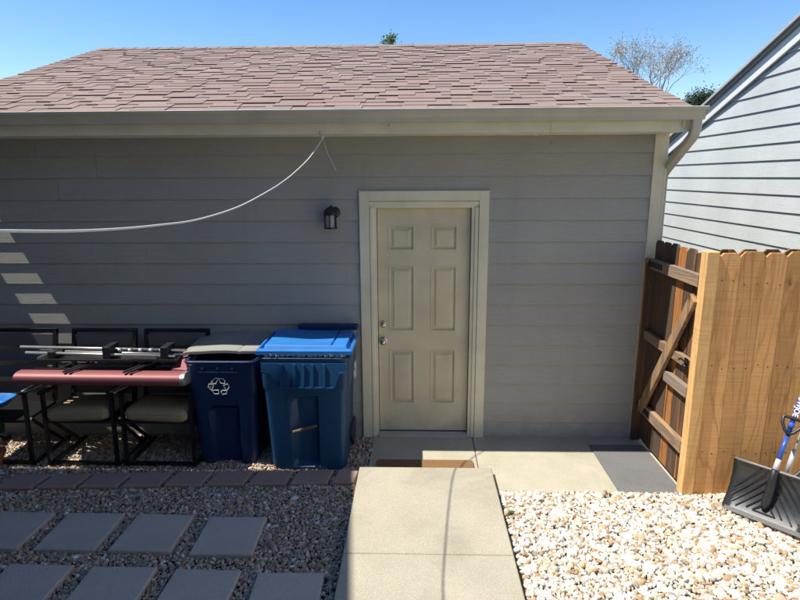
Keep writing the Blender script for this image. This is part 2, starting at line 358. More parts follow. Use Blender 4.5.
def gravel(name, mat, x0, x1, y0, y1, pitch, size, z, excl, label, layers=(0, 1)):
    P = []
    for L in layers:
        pt = pitch*(1 if L == 0 else 1.25)
        xs, ys = np.meshgrid(np.arange(x0, x1, pt), np.arange(y0, y1, pt*.87))
        xs = xs+(np.arange(xs.shape[0]) % 2)[:, None]*pt/2
        q = np.stack([xs.ravel(), ys.ravel(), np.zeros(xs.size)], 1); q[:, :2] += rng.uniform(-.42, .42, (len(q), 2))*pt
        q[:, 2] = z+rng.uniform(-.004, .005, len(q))+L*size*.55
        if L: q = q[rng.random(len(q)) < .55]
        P.append(q)
    P = np.concatenate(P); keep = (P[:, 0] > x0) & (P[:, 0] < x1) & (P[:, 1] < y1)
    for ex0, ex1, ey0, ey1 in excl: keep &= ~((P[:, 0] > ex0) & (P[:, 0] < ex1) & (P[:, 1] > ey0) & (P[:, 1] < ey1))
    P = P[keep]; n = len(P)
    sh = SHAPES[rng.integers(0, len(SHAPES), n)]
    sc = size*np.exp(rng.normal(0, .28, n))[:, None]*np.stack([rng.uniform(.85, 1.25, n), rng.uniform(.65, 1, n), rng.uniform(.5, .75, n)], 1)
    q = rng.normal(size=(n, 4)); q[:, 1:3] *= .45; q /= np.linalg.norm(q, axis=1)[:, None]; w_, x, y, zz = q.T
    Rm = np.stack([1-2*(y*y+zz*zz), 2*(x*y-zz*w_), 2*(x*zz+y*w_), 2*(x*y+zz*w_), 1-2*(x*x+zz*zz), 2*(y*zz-x*w_), 2*(x*zz-y*w_), 2*(y*zz+x*w_), 1-2*(x*x+y*y)], 1).reshape(n, 3, 3)
    V = np.einsum('nij,nkj->nki', Rm, sh*sc[:, None, :])+P[:, None, :]
    F = (IF[None]+(np.arange(n)*len(IV))[:, None, None]).reshape(-1, 3)
    me = bpy.data.meshes.new(name); me.vertices.add(n*len(IV)); me.vertices.foreach_set('co', V.astype(np.float32).ravel())
    me.loops.add(F.size); me.loops.foreach_set('vertex_index', F.astype(np.int32).ravel())
    me.polygons.add(len(F)); me.polygons.foreach_set('loop_start', np.arange(0, F.size, 3, dtype=np.int32))
    me.polygons.foreach_set('loop_total', np.full(len(F), 3, dtype=np.int32))
    me.update(calc_edges=True)
    at = me.color_attributes.new('vc', 'FLOAT_COLOR', 'POINT'); c = np.ones((n, 4), np.float32); c[:, :2] = rng.random((n, 2))
    at.data.foreach_set('color', np.repeat(c, len(IV), axis=0).ravel()); me.materials.append(mat)
    o = bpy.data.objects.new(name, me); COL.objects.link(o); tag(o, label, 'gravel', kind='stuff'); return o

# pavers and edging blocks first: the gravel is left out under them
pav = [(-1.29, -1.535, 'last grey paver of the back row, nearest the walkway'), (-1.81, -1.515, 'grey paver of the back row, second from its end nearest the walkway'),
       (-2.30, -1.51, 'grey paver of the back row, third from its end nearest the walkway'), (-2.80, -1.505, 'grey paver of the back row at the picture left, with a dark damp stain'),
       (-.80, -2.09, 'grey paver of the front row nearest the walkway'), (-1.31, -2.075, 'grey paver of the front row, second from the walkway'),
       (-1.82, -2.06, 'grey paver of the front row, third from the walkway'), (-2.34, -2.05, 'grey paver of the front row, fourth from the walkway')]
excl = []
for i, (x, y, lab) in enumerate(pav):
    t = thing('paver', lab, 'paver', (x, y, 0), 'grey square pavers set in the brown gravel')
    a = R([1, -1.2, .6, -.5, 1.5, -1, .8, 0][i]); hw = .198
    mb = MB()
    def rg(h, z): return [(x+px*math.cos(a)-py*math.sin(a), y+px*math.sin(a)+py*math.cos(a), z+.004*py) for px, py in ((-h,-h),(h,-h),(h,h),(-h,h))]
    mb.loft([rg(hw, -.03), rg(hw, .018), rg(hw-.003, .023), rg(hw-.008, .025)]); o = mb.build('paver_slab', M['paver'], t)
    excl.append((x-hw-.004, x+hw+.004, y-hw-.004, y+hw+.004))
ords = ['first', 'second', 'third', 'fourth', 'fifth', 'sixth', 'seventh', 'eighth', 'ninth']
bx = -.530
for i in range(9):
    wd = .17 if i == 0 else .285; x1 = bx; x0 = bx-wd; yb = -.655+.05*(x0+.56)*1.0; yf = yb-.205
    lab = 'short sunlit reddish edging block against the walkway' if i == 0 else '%s reddish brown edging block counting left from the walkway' % ords[i]
    if i == 8: lab = 'leftmost reddish brown edging block, with a dark stain'
    t = thing('edging_block', lab, 'edging block', ((x0+x1)/2, yb-.1, 0), 'reddish edging blocks in a row before the bins')
    sk = .012; mb = MB()
    def rg(i_, z): return [(x0+i_-sk, yf+i_, z), (x1-i_-sk, yf+i_+.008, z), (x1-i_+sk, yb-i_+.008, z), (x0+i_+sk, yb-i_, z)]
    mb.loft([rg(0, -.04), rg(0, .012), rg(.004, .02), rg(.012, .024)]); mb.build('block', M['brick'], t)
    excl.append((x0+.0, x1-.0, yf+.0, yb-.0)); bx = x0-.036
gravel('brown_gravel', M['stone_brown'], -4.4, -.525, -3.1, -.01, .0195, .0125, -.012, excl+[(-.46, 2, -1, 0)], 'brown and grey river gravel around the pavers and bins')
gravel('brown_gravel', M['stone_brown'], -.53, -.458, -.69, -.012, .0195, .0125, -.012, [], 'narrow strip of brown gravel between blue bin and door slab')
gravel('white_gravel', M['stone_white'], .565, 3.7, -3.2, -.955, .0225, .0158, .006, [], 'white and tan river gravel between walkway and cedar fence')

gravel('white_gravel', M['stone_white'], .46, 1.90, -.955, -.92, .05, .013, .006, [], 'a few pale stones strayed onto the front edge of the door slab', (0,))
# ---------------------------------------------------------------- the garage
GX0, GX1 = -3.90, 1.955; ZT = 2.643; S_, Z0 = .1813, .1481; T = .0155
G = thing('garage', 'grey lap sided garage with reddish shingle roof and cream door', 'garage', (0, 0, 0))
wall = MB(); gaps = {11: [-3.1], 12: [-2.75], 13: [-3.25]}
def board(mb, x0, x1, zb, zt, c=None):
    c = c or (rng.random(), rng.random(), rng.random())
    mb.prism([(-T, zb), (-T+.0007, zb-.0006), (0.0, zb), (0.0, zt), (-.0015, zt)], 'x', x0, x1, c)
for k in range(-1, 14):
    zb = Z0+S_*k; zt = min(zb+S_+.012, ZT) ; zb = max(zb, -.012)
    segs = [(GX0, 1.864)]
    if zb < 2.19: segs = [(GX0, -.5435), (.5435, 1.864)]
    for g in gaps.get(k, []):
        segs = [q for s_ in segs for q in ([(s_[0], g-.0015), (g+.0015, s_[1])] if s_[0] < g < s_[1] else [s_])]
    last_c = (rng.random(), rng.random(), rng.random())
    for a, b in segs: board(wall, a, b, zb, zt, last_c if zb < 2.19 < zt else None)
    if zb < 2.19 < zt:                                        # notched board over the door: same slope as its neighbours
        ym = -T+(2.2065-zb)/(zt-zb)*(T-.0015); wall.prism([(ym, 2.2065), (.0, 2.2065), (.0, zt), (-.0015, zt)], 'x', -.5436, .5436, last_c)
wall.box(GX0, -.55, .001, .09, -.05, ZT); wall.box(.55, GX1, .001, .09, -.05, ZT); wall.box(-.55, .55, .001, .09, 2.2, ZT)
# side and back walls
wall.box(GX0+.01, GX0+.1, .091, 5.3, -.05, 2.70); wall.box(GX1-.1, GX1-.01, .091, 5.3, -.05, 2.70); wall.box(GX0, GX1, 5.3, 5.4, -.05, ZT)
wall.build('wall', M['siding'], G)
RY, RZ, EY, EZ = 2.66, 3.895, -.43, 2.805
for xx in (GX0+.01, GX1-.1): MB().prism([(.1, 2.705), (5.2, 2.705), (RY, RZ-.17)], 'x', xx, xx+.09).build('gable', M['siding'], G)
MB().box(1.865, 1.957, -.022, .0, -.02, ZT).box(1.9575, 1.977, -.022, .09, -.02, ZT).build('corner_trim', M['cream'], G, bevel=.002)
# eaves
RX0, RX1 = -4.02, 1.935
MB().box(RX0+.02, .937, -.385, -.360, 2.640, 2.80).box(.939, 1.965, -.385, -.360, 2.640, 2.80).build('fascia', M['cream'], G, bevel=.002)
MB().box(RX0+.02, 1.96, -.359, -.001, 2.644, 2.652).box(1.955, 1.965, -.359, -.0, 2.6525, 2.79).build('soffit', M['cream'], G)
prof = [(-.387, 2.806), (-.387, 2.716), (-.455, 2.716), (-.462, 2.722), (-.466, 2.745), (-.484, 2.770), (-.507, 2.784), (-.510, 2.802), (-.500, 2.806), (-.500, 2.801), (-.504, 2.798), (-.503, 2.787), (-.482, 2.775), (-.463, 2.748), (-.459, 2.724), (-.392, 2.720), (-.390, 2.806)]
gt = MB(); gt.prism(prof, 'x', RX0-.0, 2.03)
gt.prism([(-.386, 2.806), (-.386, 2.716), (-.455, 2.716), (-.466, 2.745), (-.509, 2.784), (-.509, 2.806)], 'x', 2.03, 2.034)
gt.prism([(-.386, 2.806), (-.386, 2.716), (-.455, 2.716), (-.466, 2.745), (-.509, 2.784), (-.509, 2.806)], 'x', RX0-.004, RX0)
gt.build('gutter', M['gutter'], G)
ds = MB(); dp = [(1.985, -.43, 2.72), (1.985, -.43, 2.665), (1.985, -.415, 2.625), (1.99, -.385, 2.60), (2.0, .05, 2.36), (2.0, .09, 2.33), (2.0, .10, 2.28), (2.0, .10, .05)]
def dring(i):
    p = Vector(dp[i]); d = (Vector(dp[min(i+1, 7)])-Vector(dp[max(i-1, 0)])).normalized(); a = Vector((1, 0, 0)); b = d.cross(a).normalized()
    hw, hh, c = .036, .026, .008
    return [p+a*u+b*v for u, v in ((-hw+c,-hh),(hw-c,-hh),(hw,-hh+c),(hw,hh-c),(hw-c,hh),(-hw+c,hh),(-hw,hh-c),(-hw,-hh+c))]
ds.loft([dring(i) for i in range(8)]); ds.build('downspout', M['gutter'], G)
# roof deck and shingles
sv = Vector((0, RY-EY, RZ-EZ)); L = sv.length; sv.normalize(); nv = Vector((0, -sv.z, sv.y))
def rp(x, s, h): q = Vector((x, EY, EZ))+sv*s+nv*h; return q
MB().prism([(EY, EZ-.02), (EY, EZ), (RY, RZ), (2*RY-EY, EZ), (2*RY-EY, EZ-.02), (RY, RZ-.02)], 'x', RX0+.01, RX1-.01).build('roof_deck', M['cream'], G)
rf = MB(); ex = .113; nrow = int(L/ex)+1
def shc():
    b = np.array(random.choice([(.345,.255,.225),(.335,.24,.21),(.36,.275,.245),(.315,.235,.21),(.37,.262,.228),(.34,.265,.24),(.35,.235,.205)])); return tuple(b*np.array((.87, .90, .86))*rng.uniform(.95, 1.05))
def tile(x0, x1, s0, s1, h0, h1, col, dk=None):
    a, b, c, d = rp(x0, s0, h0), rp(x1, s0, h0), rp(x1, s1, h1), rp(x0, s1, h1); e, f = rp(x0, s0, h0-.007), rp(x1, s0, h0-.007)
    g, h_ = rp(x1, s1, h1-.006), rp(x0, s1, h1-.006)
    rf.add([a, b, c, d], [(0, 1, 2, 3)], col)
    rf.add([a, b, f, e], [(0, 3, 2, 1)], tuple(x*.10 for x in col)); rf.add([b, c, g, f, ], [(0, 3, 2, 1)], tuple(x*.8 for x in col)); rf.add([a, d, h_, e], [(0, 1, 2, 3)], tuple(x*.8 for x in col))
for r_ in range(nrow):
    s0 = r_*ex-.012; s1 = min(s0+ex+.01, L); x = RX0-rng.uniform(0, .3)
    while x < RX1:                                            # base layer, then raised tabs
        wdt = rng.uniform(.2, .34); a, b = max(x, RX0), min(x+wdt-.001, RX1)
        if b > a: tile(a, b, s0, s1, .009, .004, shc())
        x += wdt
    x = RX0-rng.uniform(0, .2)
    while x < RX1:
        wdt = rng.uniform(.16, .42); a, b = max(x, RX0-.005), min(x+wdt, RX1+.005)
        if b-a > .03: tile(a, b, s0-.004, s1-.002, rng.uniform(.0125, .0155), .0095, shc())
        x += wdt+rng.uniform(.10, .36)
for k in range(int((RX1-RX0)/.15)+1):                          # ridge caps
    a = RX0+k*.15; b = min(a+.17, RX1); c = shc()
    q = [(RY-.13, RZ-.045+.012), (RY, RZ+.014+.004), (RY+.13, RZ-.045+.012)]
    rf.add([(a, *q[0]), (b, q[0][0], q[0][1]+.004), (b, q[1][0], q[1][1]+.004), (a, *q[1]), (b, q[2][0], q[2][1]+.004), (a, *q[2])], [(0, 1, 2, 3), (3, 2, 4, 5)], c)
rf.prism([(RY, RZ+.006), (2*RY-EY, EZ+.006), (2*RY-EY, EZ-.0), (RY, RZ)], 'x', RX0, RX1, (.33, .2, .165))
rf.build('roof', M['shingle'], G)
MB().prism([(EY+.03, EZ-.14), (EY+.03, EZ-.022), (RY, RZ-.022), (RY, RZ-.14)], 'x', RX1-.03, RX1-.012).build('rake_board', M['cream'], G)
MB().prism([(EY+.03, EZ-.14), (EY+.03, EZ-.022), (RY, RZ-.022), (RY, RZ-.14)], 'x', RX0+.012, RX0+.03).build('rake_board', M['cream'], G)
# door
fr = MB()
fr.box(-.5426, -.462, -.034, .0, -.005, 2.205).box(.462, .5426, -.034, .0, -.005, 2.205).box(-.4618, .4618, -.034, .0, 2.124, 2.205)
for sx in (-1, 1):
    fr.prism([(sx*.4605, .0), (sx*.4605, -.022), (sx*.452, -.030), (sx*.43, -.028), (sx*.424, -.016), (sx*.402, -.014), (sx*.402, .075), (sx*.4605, .075)], 'z', .0, 2.066)
fr.prism([(.0, 2.1225), (-.022, 2.1225), (-.030, 2.114), (-.028, 2.092), (-.016, 2.086), (-.014, 2.064), (.075, 2.064), (.075, 2.1225)], 'x', -.4605, .4605)
fr.box(-.4015, -.386, .066, .085, .0, 2.063).box(.386, .4015, .066, .085, .0, 2.063).box(-.385, .385, .066, .085, 2.05, 2.063)
fr.box(-.55, -.462, .0005, .085, -.01, 2.2).box(.462, .55, .0005, .085, -.01, 2.2)
fr.build('door_frame', M['cream'], G, bevel=.0015)
MB().box(-.4015, .4015, -.055, .078, -.01, .018).box(-.4, .4, .0, .05, .018, .026).build('door_sill', M['paver'], G, bevel=.004)
D = MB(); yf, yr = .040, .053; DX0, DX1, DZ0, DZ1 = -.3985, .3985, .034, 2.060
xs = [(-.305, -.078), (.062, .289)]; zs = [(.295, .805), (.975, 1.565), (1.695, 1.915)]
xe = [DX0, xs[0][0], xs[0][1], xs[1][0], xs[1][1], DX1]; ze = [DZ0, zs[0][0], zs[0][1], zs[1][0], zs[1][1], zs[2][0], zs[2][1], DZ1]
for i in range(5):
    for j in range(7):
        if i in (1, 3) and j in (1, 3, 5): continue
        D.add([(xe[i], yf, ze[j]), (xe[i+1], yf, ze[j]), (xe[i+1], yf, ze[j+1]), (xe[i], yf, ze[j+1])], [(0, 1, 2, 3)])
for a, b in xs:
    for c, d in zs:
        def q(i, y): return [(a+i, y, c+i), (b-i, y, c+i), (b-i, y, d-i), (a+i, y, d-i)]
        rings = [q(0, yf), q(.004, yf-.004), q(.012, yf-.003), q(.020, yr+.004), q(.028, yr), q(.034, yr), q(.046, yf+.003), q(.05, yf+.002)]
        n0 = len(D.v); D.loft(rings, cap=False); D.add(rings[-1], [(0, 1, 2, 3)])
D.box(DX0, DX1, yf+.0005+.02, .083, DZ0, DZ1); D.box(DX0, DX0+.002, yf, .07, DZ0, DZ1); D.box(DX1-.002, DX1, yf, .07, DZ0, DZ1)
door = D.build('door', M['door'], G); door['label'] = 'tan six panel door with scuffs near the top'
def lathe(mb, c, prof, n=20, axis='y'):
    rings = []
    for r, h in prof:
        rg = []
        for k in range(n):
            a = 2*math.pi*k/n
            rg.append({'y': (c[0]+r*math.cos(a), c[1]+h, c[2]+r*math.sin(a)), 'z': (c[0]+r*math.cos(a), c[1]+r*math.sin(a), c[2]+h), 'x': (c[0]+h, c[1]+r*math.cos(a), c[2]+r*math.sin(a))}[axis])
        rings.append(rg)
    return mb.loft(rings)
lathe(MB(), (-.358, yf, .895), [(.034, 0), (.034, -.006), (.028, -.009), (.013, -.012), (.013, -.03), (.022, -.036), (.029, -.048), (.029, -.058), (.022, -.066), (.01, -.069)]).build('door_knob', M['brass'], door, smooth=True, autos=50)
lathe(MB(), (-.358, yf, 1.045), [(.031, 0), (.031, -.008), (.026, -.014), (.016, -.016), (.014, -.024), (.006, -.026)]).build('deadbolt', M['brass'], door, smooth=True, autos=50)
MB().box(-.3985, .3985, .037, .045, .0265, .036).build('door_gap_shade', M['dark'], door)  # near-black strip stands in for the shade in the gap under the door
# small hooks on the fascia
MB().tube([(-.79, -.386, 2.655), (-.79, -.41, 2.655), (-.79, -.42, 2.645), (-.79, -.41, 2.63), (-.785, -.40, 2.632)], .003, 6).build('hook', M['steel'], G)
MB().tube([(-.27, -.386, 2.705), (-.27, -.40, 2.70), (-.265, -.405, 2.69)], .004, 6).build('hook', M['steel'], G)
MB().tube([(1.02, -.02, 2.60), (1.02, -.05, 2.60), (1.025, -.055, 2.585), (1.02, -.045, 2.575)], .004, 6).build('hook', M['steel'], G)

# ---------------------------------------------------------------- wall lantern
LX, LZ = -.778, 1.90
t = thing('wall_lantern', 'small black wall lantern with clear glass beside the cream door', 'lamp', (LX, 0, LZ))
lathe(MB(), (LX+.03, -.003, LZ+.13), [(.045, 0), (.045, -.014), (.036, -.024), (.02, -.03)], 20).build('back_plate', M['black_metal'], t, smooth=True, autos=40)
MB().tube([(LX+.03, -.02, LZ+.13), (LX+.028, -.06, LZ+.155), (LX+.018, -.085, LZ+.175), (LX+.004, -.092, LZ+.185), (LX, -.09, LZ+.17)], .010, 10).build('arm', M['black_metal'], t, smooth=True)
lathe(MB(), (LX, -.09, LZ+.118), [(.058, -.004), (.058, .002), (.052, .026), (.038, .045), (.018, .058), (.006, .064)], 24, 'z').build('hood', M['black_metal'], t, smooth=True, autos=60)
cg = MB()
for k in range(6):
    a = math.pi/6+k*math.pi/3; cg.bar((LX+.05*math.cos(a), -.09+.05*math.sin(a), LZ), (LX+.05*math.cos(a), -.09+.05*math.sin(a), LZ+.12), .007, .007)
lathe(cg, (LX, -.09, LZ), [(.056, 0), (.056, .01), (.01, .0101)], 24, 'z')
cg.build('cage', M['black_metal'], t)
lathe(MB(), (LX, -.09, LZ+.011), [(.040, 0), (.043, .05), (.040, .10)], 24, 'z').build('glass_shade', M['glass'], t, smooth=True, autos=60)

# ---------------------------------------------------------------- neighbour's house on the right
NX = 3.8
RK0, RKS = 3.44, .355
N = thing('neighbour_house', 'pale lap sided house with sloping gable edge beyond the fence', 'house', (NX, 0, 0))
def rake_z(y): return RK0-RKS*(y-2)
nb = MB(); k0 = -12
zline = 2.298
for k in range(-14, 16):
    zb = zline+.18*k-.002; zt = zb+.18
    # board clipped under the sloping roof edge
    y1 = min(6.2, 2+(RK0-(zb+.03))/RKS); y1t = min(6.2, 2+(RK0-zt)/RKS)
    y0 = max(-4.4, -1.2*2-y1) if False else -4.4
    yl = -3.0; y0 = max(-8, 2*yl-y1); y0t = max(-8, 2*yl-y1t)
    if y1 <= y0: break
    c = (rng.random(), rng.random(), rng.random())
    a = [(NX-.017, y0, zb), (NX-.017, y1, zb), (NX-.002, y1t, zt), (NX-.002, y0t, zt)]
    nb.add(a, [(0, 1, 2, 3)], c); nb.add([(NX-.017, y0, zb), (NX-.017, y1, zb), (NX+.01, y1, zb+.001), (NX+.01, y0, zb+.001)], [(0, 1, 2, 3)], c)
NTOP = rake_z(-3.0)
nb.prism([(-8, -.05), (6.2, -.05), (6.2, rake_z(6.2)), (-3, NTOP), (-8, NTOP-RKS*5)], 'x', NX+.001, NX+7)
nb.build('wall', M['nbr_siding'], N)
def rake_strip(name, mat, dz0, dz1, xa, xb, ye=6.7):
    m_ = MB()
    m_.loft([[(xx, yy, z_) for xx, z_ in ((xa, rake_z(yy)+dz0), (xb, rake_z(yy)+dz0), (xb, rake_z(yy)+dz1), (xa, rake_z(yy)+dz1))] for yy in (ye, -3.0)])
    m_.loft([[(xx, -6-yy, z_) for xx, z_ in ((xa, rake_z(yy)+dz0), (xb, rake_z(yy)+dz0), (xb, rake_z(yy)+dz1), (xa, rake_z(yy)+dz1))] for yy in (ye, -3.0)])
    return m_.build(name, mat, N)
rake_strip('roof', M['shingle'], .154, .186, NX-.115, NX+7.3)
rake_strip('rake_board', M['nbr_trim'], -.03, .115, NX-.05, NX-.022)
rake_strip('rake_trim', M['nbr_trim2'], .117, .152, NX-.085, NX-.022)


# ---------------------------------------------------------------- out-of-frame house and shed that cast the shade on the left
Hs = thing('house', 'two storey beige house left of the yard', 'house', (-6.5, -4, 0))
hz = lambda y: 5.3+.21*(-1.19-y)
MB().prism([(-1.075, -.05), (-9, -.05), (-9, 6.8), (-1.075, hz(-1.075)-.12)], 'x', -10, -3.55).build('wall', M['stucco'], Hs)
MB().prism([(-1.045, hz(-1.045)-.12), (-9.2, hz(-9.2)-.12), (-9.2, hz(-9.2)), (-1.045, hz(-1.045))], 'x', -10, -3.40).build('roof', M['shingle'], Hs)
for yy in (-3.2, -5.6):
    f_ = MB().box(-3.549, -3.52, yy-.6, yy+.6, .95, 2.2).build('window', M['cream'], Hs); MB().box(-3.519, -3.51, yy-.52, yy+.52, 1.03, 2.12).build('pane', M['wglass'], f_)
MB().box(-3.549, .9, -9, -5.35, -.05, 5.2).build('sky_block_wall', M['stucco'], Hs)  # unseen wing added to block sky light from behind the camera
MB().box(-3.39, 1.1, -9.2, -5.15, 5.201, 5.35).build('sky_block_roof', M['shingle'], Hs)
Sh = thing('blocker', 'unseen beige shed left of the garage', 'blocker', (-5.3, 1.5, 0))  # out of view, added to cut off the sun on the left siding
MB().box(-6.6, -4.6, -.30, 3.2, -.05, 2.62).build('wall', M['stucco'], Sh)
MB().prism([(-6.7, 2.95), (-4.41, 2.70), (-4.41, 2.80), (-6.7, 3.07)], 'y', -.40, 3.3).build('roof', M['shingle'], Sh)

# ---------------------------------------------------------------- gate and fence
GT = thing('gate', 'weathered wooden gate with diagonal brace, closed beside the garage corner', 'gate', (1.93, -.5, 0))
gp = MB(); y = -.885; ws = [.135, .14, .13, .14, .135, .14]
for i, wd in enumerate(ws):
    c = (rng.random(), rng.random(), 0); x0 = 1.935+rng.uniform(-.002, .002); top = 1.795+rng.uniform(-.01, .01); ch = .028
    gp.prism([(y+.002, .03), (y+wd-.002, .03), (y+wd-.002, top-ch), (y+wd-.002-ch, top), (y+.002+ch, top), (y+.002, top-ch)], 'x', x0, x0+.016, c); y += wd+.004
gp.build('board_panel', M['old_wood'], GT)
for zc, h, yb in ((1.60, .088, -.885), (.985, .075, -.885), (.775, .085, -.885), (.345, .095, -.885)):
    MB().box(1.893, 1.9325, yb, -.06 if zc != .775 else -.50, zc-h/2, zc+h/2, (rng.random(), rng.random(), 0)).build('rail', M['old_rail'], GT, bevel=.003)
MB().bar((1.885, -.15, .34), (1.885, -.875, 1.48), .085, .03, (.8, .3, 0), up=(1, 0, 0)).build('brace', wood('brace_wood', (.40, .24, .12), (.22, .12, .06), (.19, .14, .10), 'z', .5, False), GT, bevel=.003)
lt = MB(); lt.bar((1.888, -.86, .985), (1.882, -.86, .985), .05, .09); lt.tube([(1.885, -.875, 1.0), (1.865, -.87, 1.01), (1.86, -.83, 1.02), (1.865, -.79, 1.0)], .007, 8)
lathe(lt, (1.885, -.855, .965), [(.022, 0), (.022, -.008), (.014, -.02), (.004, -.022)], 14, 'x'); lt.build('latch', M['black_metal'], GT)
for zc in (1.60, .345): MB().box(1.885, 1.892, -.30, -.03, zc-.02, zc+.02).build('hinge', M['black_metal'], GT)
HP = thing('hinge_post', 'dark weathered post between garage corner and gate', 'post', (1.90, -.04, 0))
MB().box(1.862, 1.945, -.048, -.026, .0, 1.64, (.2, .7, 0)).box(1.867, 1.94, -.056, -.049, .0, 1.60, (.6, .1, 0)).build('post_board', M['old_wood'], HP, bevel=.003)

FE = thing('fence', 'cedar privacy fence of dog eared boards right of the gate', 'fence', (2.9, -.96, 0))
pm = MB(); pm.box(1.892, 1.975, -.985, -.897, -.06, 1.815, (.7, .4, 0)); pm.build('post', M['cedar_new'], FE, bevel=.004)
fb = MB(); x = 1.978; fw_ = [.145, .165, .145, .135, .15, .14, .14, .145, .14, .14, .14, .15]
for i, wd in enumerate(fw_):
    top = 1.808+rng.uniform(-.008, .008); ch = .030; yo = i*.0009; c = ([.9, .35, .75, .1, .6, .95, .25][i % 7], rng.random(), 0)
    a, b = x+.0006, x+wd-.0006
    for zc in (.35, 1.0, 1.6):
        for q in (.25, .75): lathe(fb, (a+(b-a)*q+rng.uniform(-.006, .006), -.9722+yo, zc+rng.uniform(-.02, .02)), [(.0045, .001), (.0045, -.0008), (.001, -.001)], 6); fb.mi[-13:] = [1]*13
    fb.prism([(a, -.05), (b, -.05), (b, top-ch), (b-ch, top), (a+ch, top), (a, top-ch)], 'y', -.972+yo, -.955+yo, c); x += wd
fb.build('board_panel', [M['cedar'], M['dark']], FE)
fb = MB(); x = 2.0
for i in range(12):
    top = 1.822; ch = .03; a, b = x+.002, x+.138; c = (rng.random()*.4, rng.random(), 0)
    fb.prism([(a, -.05), (b, -.05), (b, top-ch), (b-ch, top), (a+ch, top), (a, top-ch)], 'y', -.898, -.882, c); x += .15
fb.build('back_board_panel', M['old_wood'], FE)
for zc in (.35, 1.0, 1.6): MB().box(1.98, 3.79, -.938, -.90, zc-.04, zc+.04, (.5, .2*zc, 0)).build('rail', wood('fence_rail_wood', (.42, .25, .11), (.3, .16, .07), None, 'x', .5, False), FE)

# ---------------------------------------------------------------- mats
t = thing('doormat', 'brown coir doormat, left half shaded, before the cream door', 'doormat', (.01, -.58, 0))
mb = MB()
def rrect(x0, x1, y0, y1, r, n=5):
    P = []
    for cx, cy, a0 in ((x1-r, y1-r, 0), (x0+r, y1-r, 90), (x0+r, y0+r, 180), (x1-r, y0+r, 270)):
        for k in range(n+1): a = R(a0+90*k/n); P.append((cx+r*math.cos(a), cy+r*math.sin(a)))
    return P
mb.loft([[(px, py, z) for px, py in rrect(-.385, .405, -.685, -.485, .02)] for z in (.001, .012, .016)]); mb.build('mat', M['coir'], t)
t = thing('rubber_mat', 'dark grey speckled rubber mat on the slab before the gate', 'mat', (1.66, -.56, 0))
MB().loft([[(px, py, z) for px, py in rrect(1.455, 1.925, -.972, -.17, .01)] for z in (.0005, .006, .008)]).build('mat', M['rubber'], t)

# ---------------------------------------------------------------- recycling bins
def rr(cx, cy, hx, hy, r, z, n=4, m_=10):
    P = []; 
    cs = [(1, 1, 0), (-1, 1, 90), (-1, -1, 180), (1, -1, 270)]
    for i, (sx, sy, a0) in enumerate(cs):
        for k in range(n+1): a = R(a0+90*k/n); P.append((cx+sx*(hx-r)+r*math.cos(a), cy+sy*(hy-r)+r*math.sin(a), z))
        nx = cs[(i+1) % 4]; a = R(a0+90); p0 = P[-1]; b = R(nx[2]); p1 = (cx+nx[0]*(hx-r)+r*math.cos(b), cy+nx[1]*(hy-r)+r*math.sin(b), z)
        for k in range(1, m_): u = k/m_; P.append((p0[0]+(p1[0]-p0[0])*u, p0[1]+(p1[1]-p0[1])*u, z))
    return P
def arrows(mb, fn, s, wl=.0022):
    """three chasing arrows drawn as outlines; fn maps (u,v) to a point"""
    Q = [[(285,475),(318,438),(348,438),(322,487)], [(352,440),(385,440),(402,462),(398,484),(362,478)], [(258,515),(268,486),(305,492),(300,512),(287,545)],
         [(385,500),(420,485),(433,515),(410,545)], [(290,548),(305,540),(342,540),(342,573),(306,573)], [(360,556),(380,538),(380,543),(412,543),(405,573),(380,573),(376,582)]]
    for q in Q:
        P_ = [((x-345)/88*s, -(y-508)/88*s) for x, y in q]
        for i in range(len(P_)): mb.tube([fn(*P_[i]), fn(*P_[(i+1) % len(P_)])], wl, 6)
def smooth01(x): x = max(0, min(1, x)); return x*x*(3-2*x)
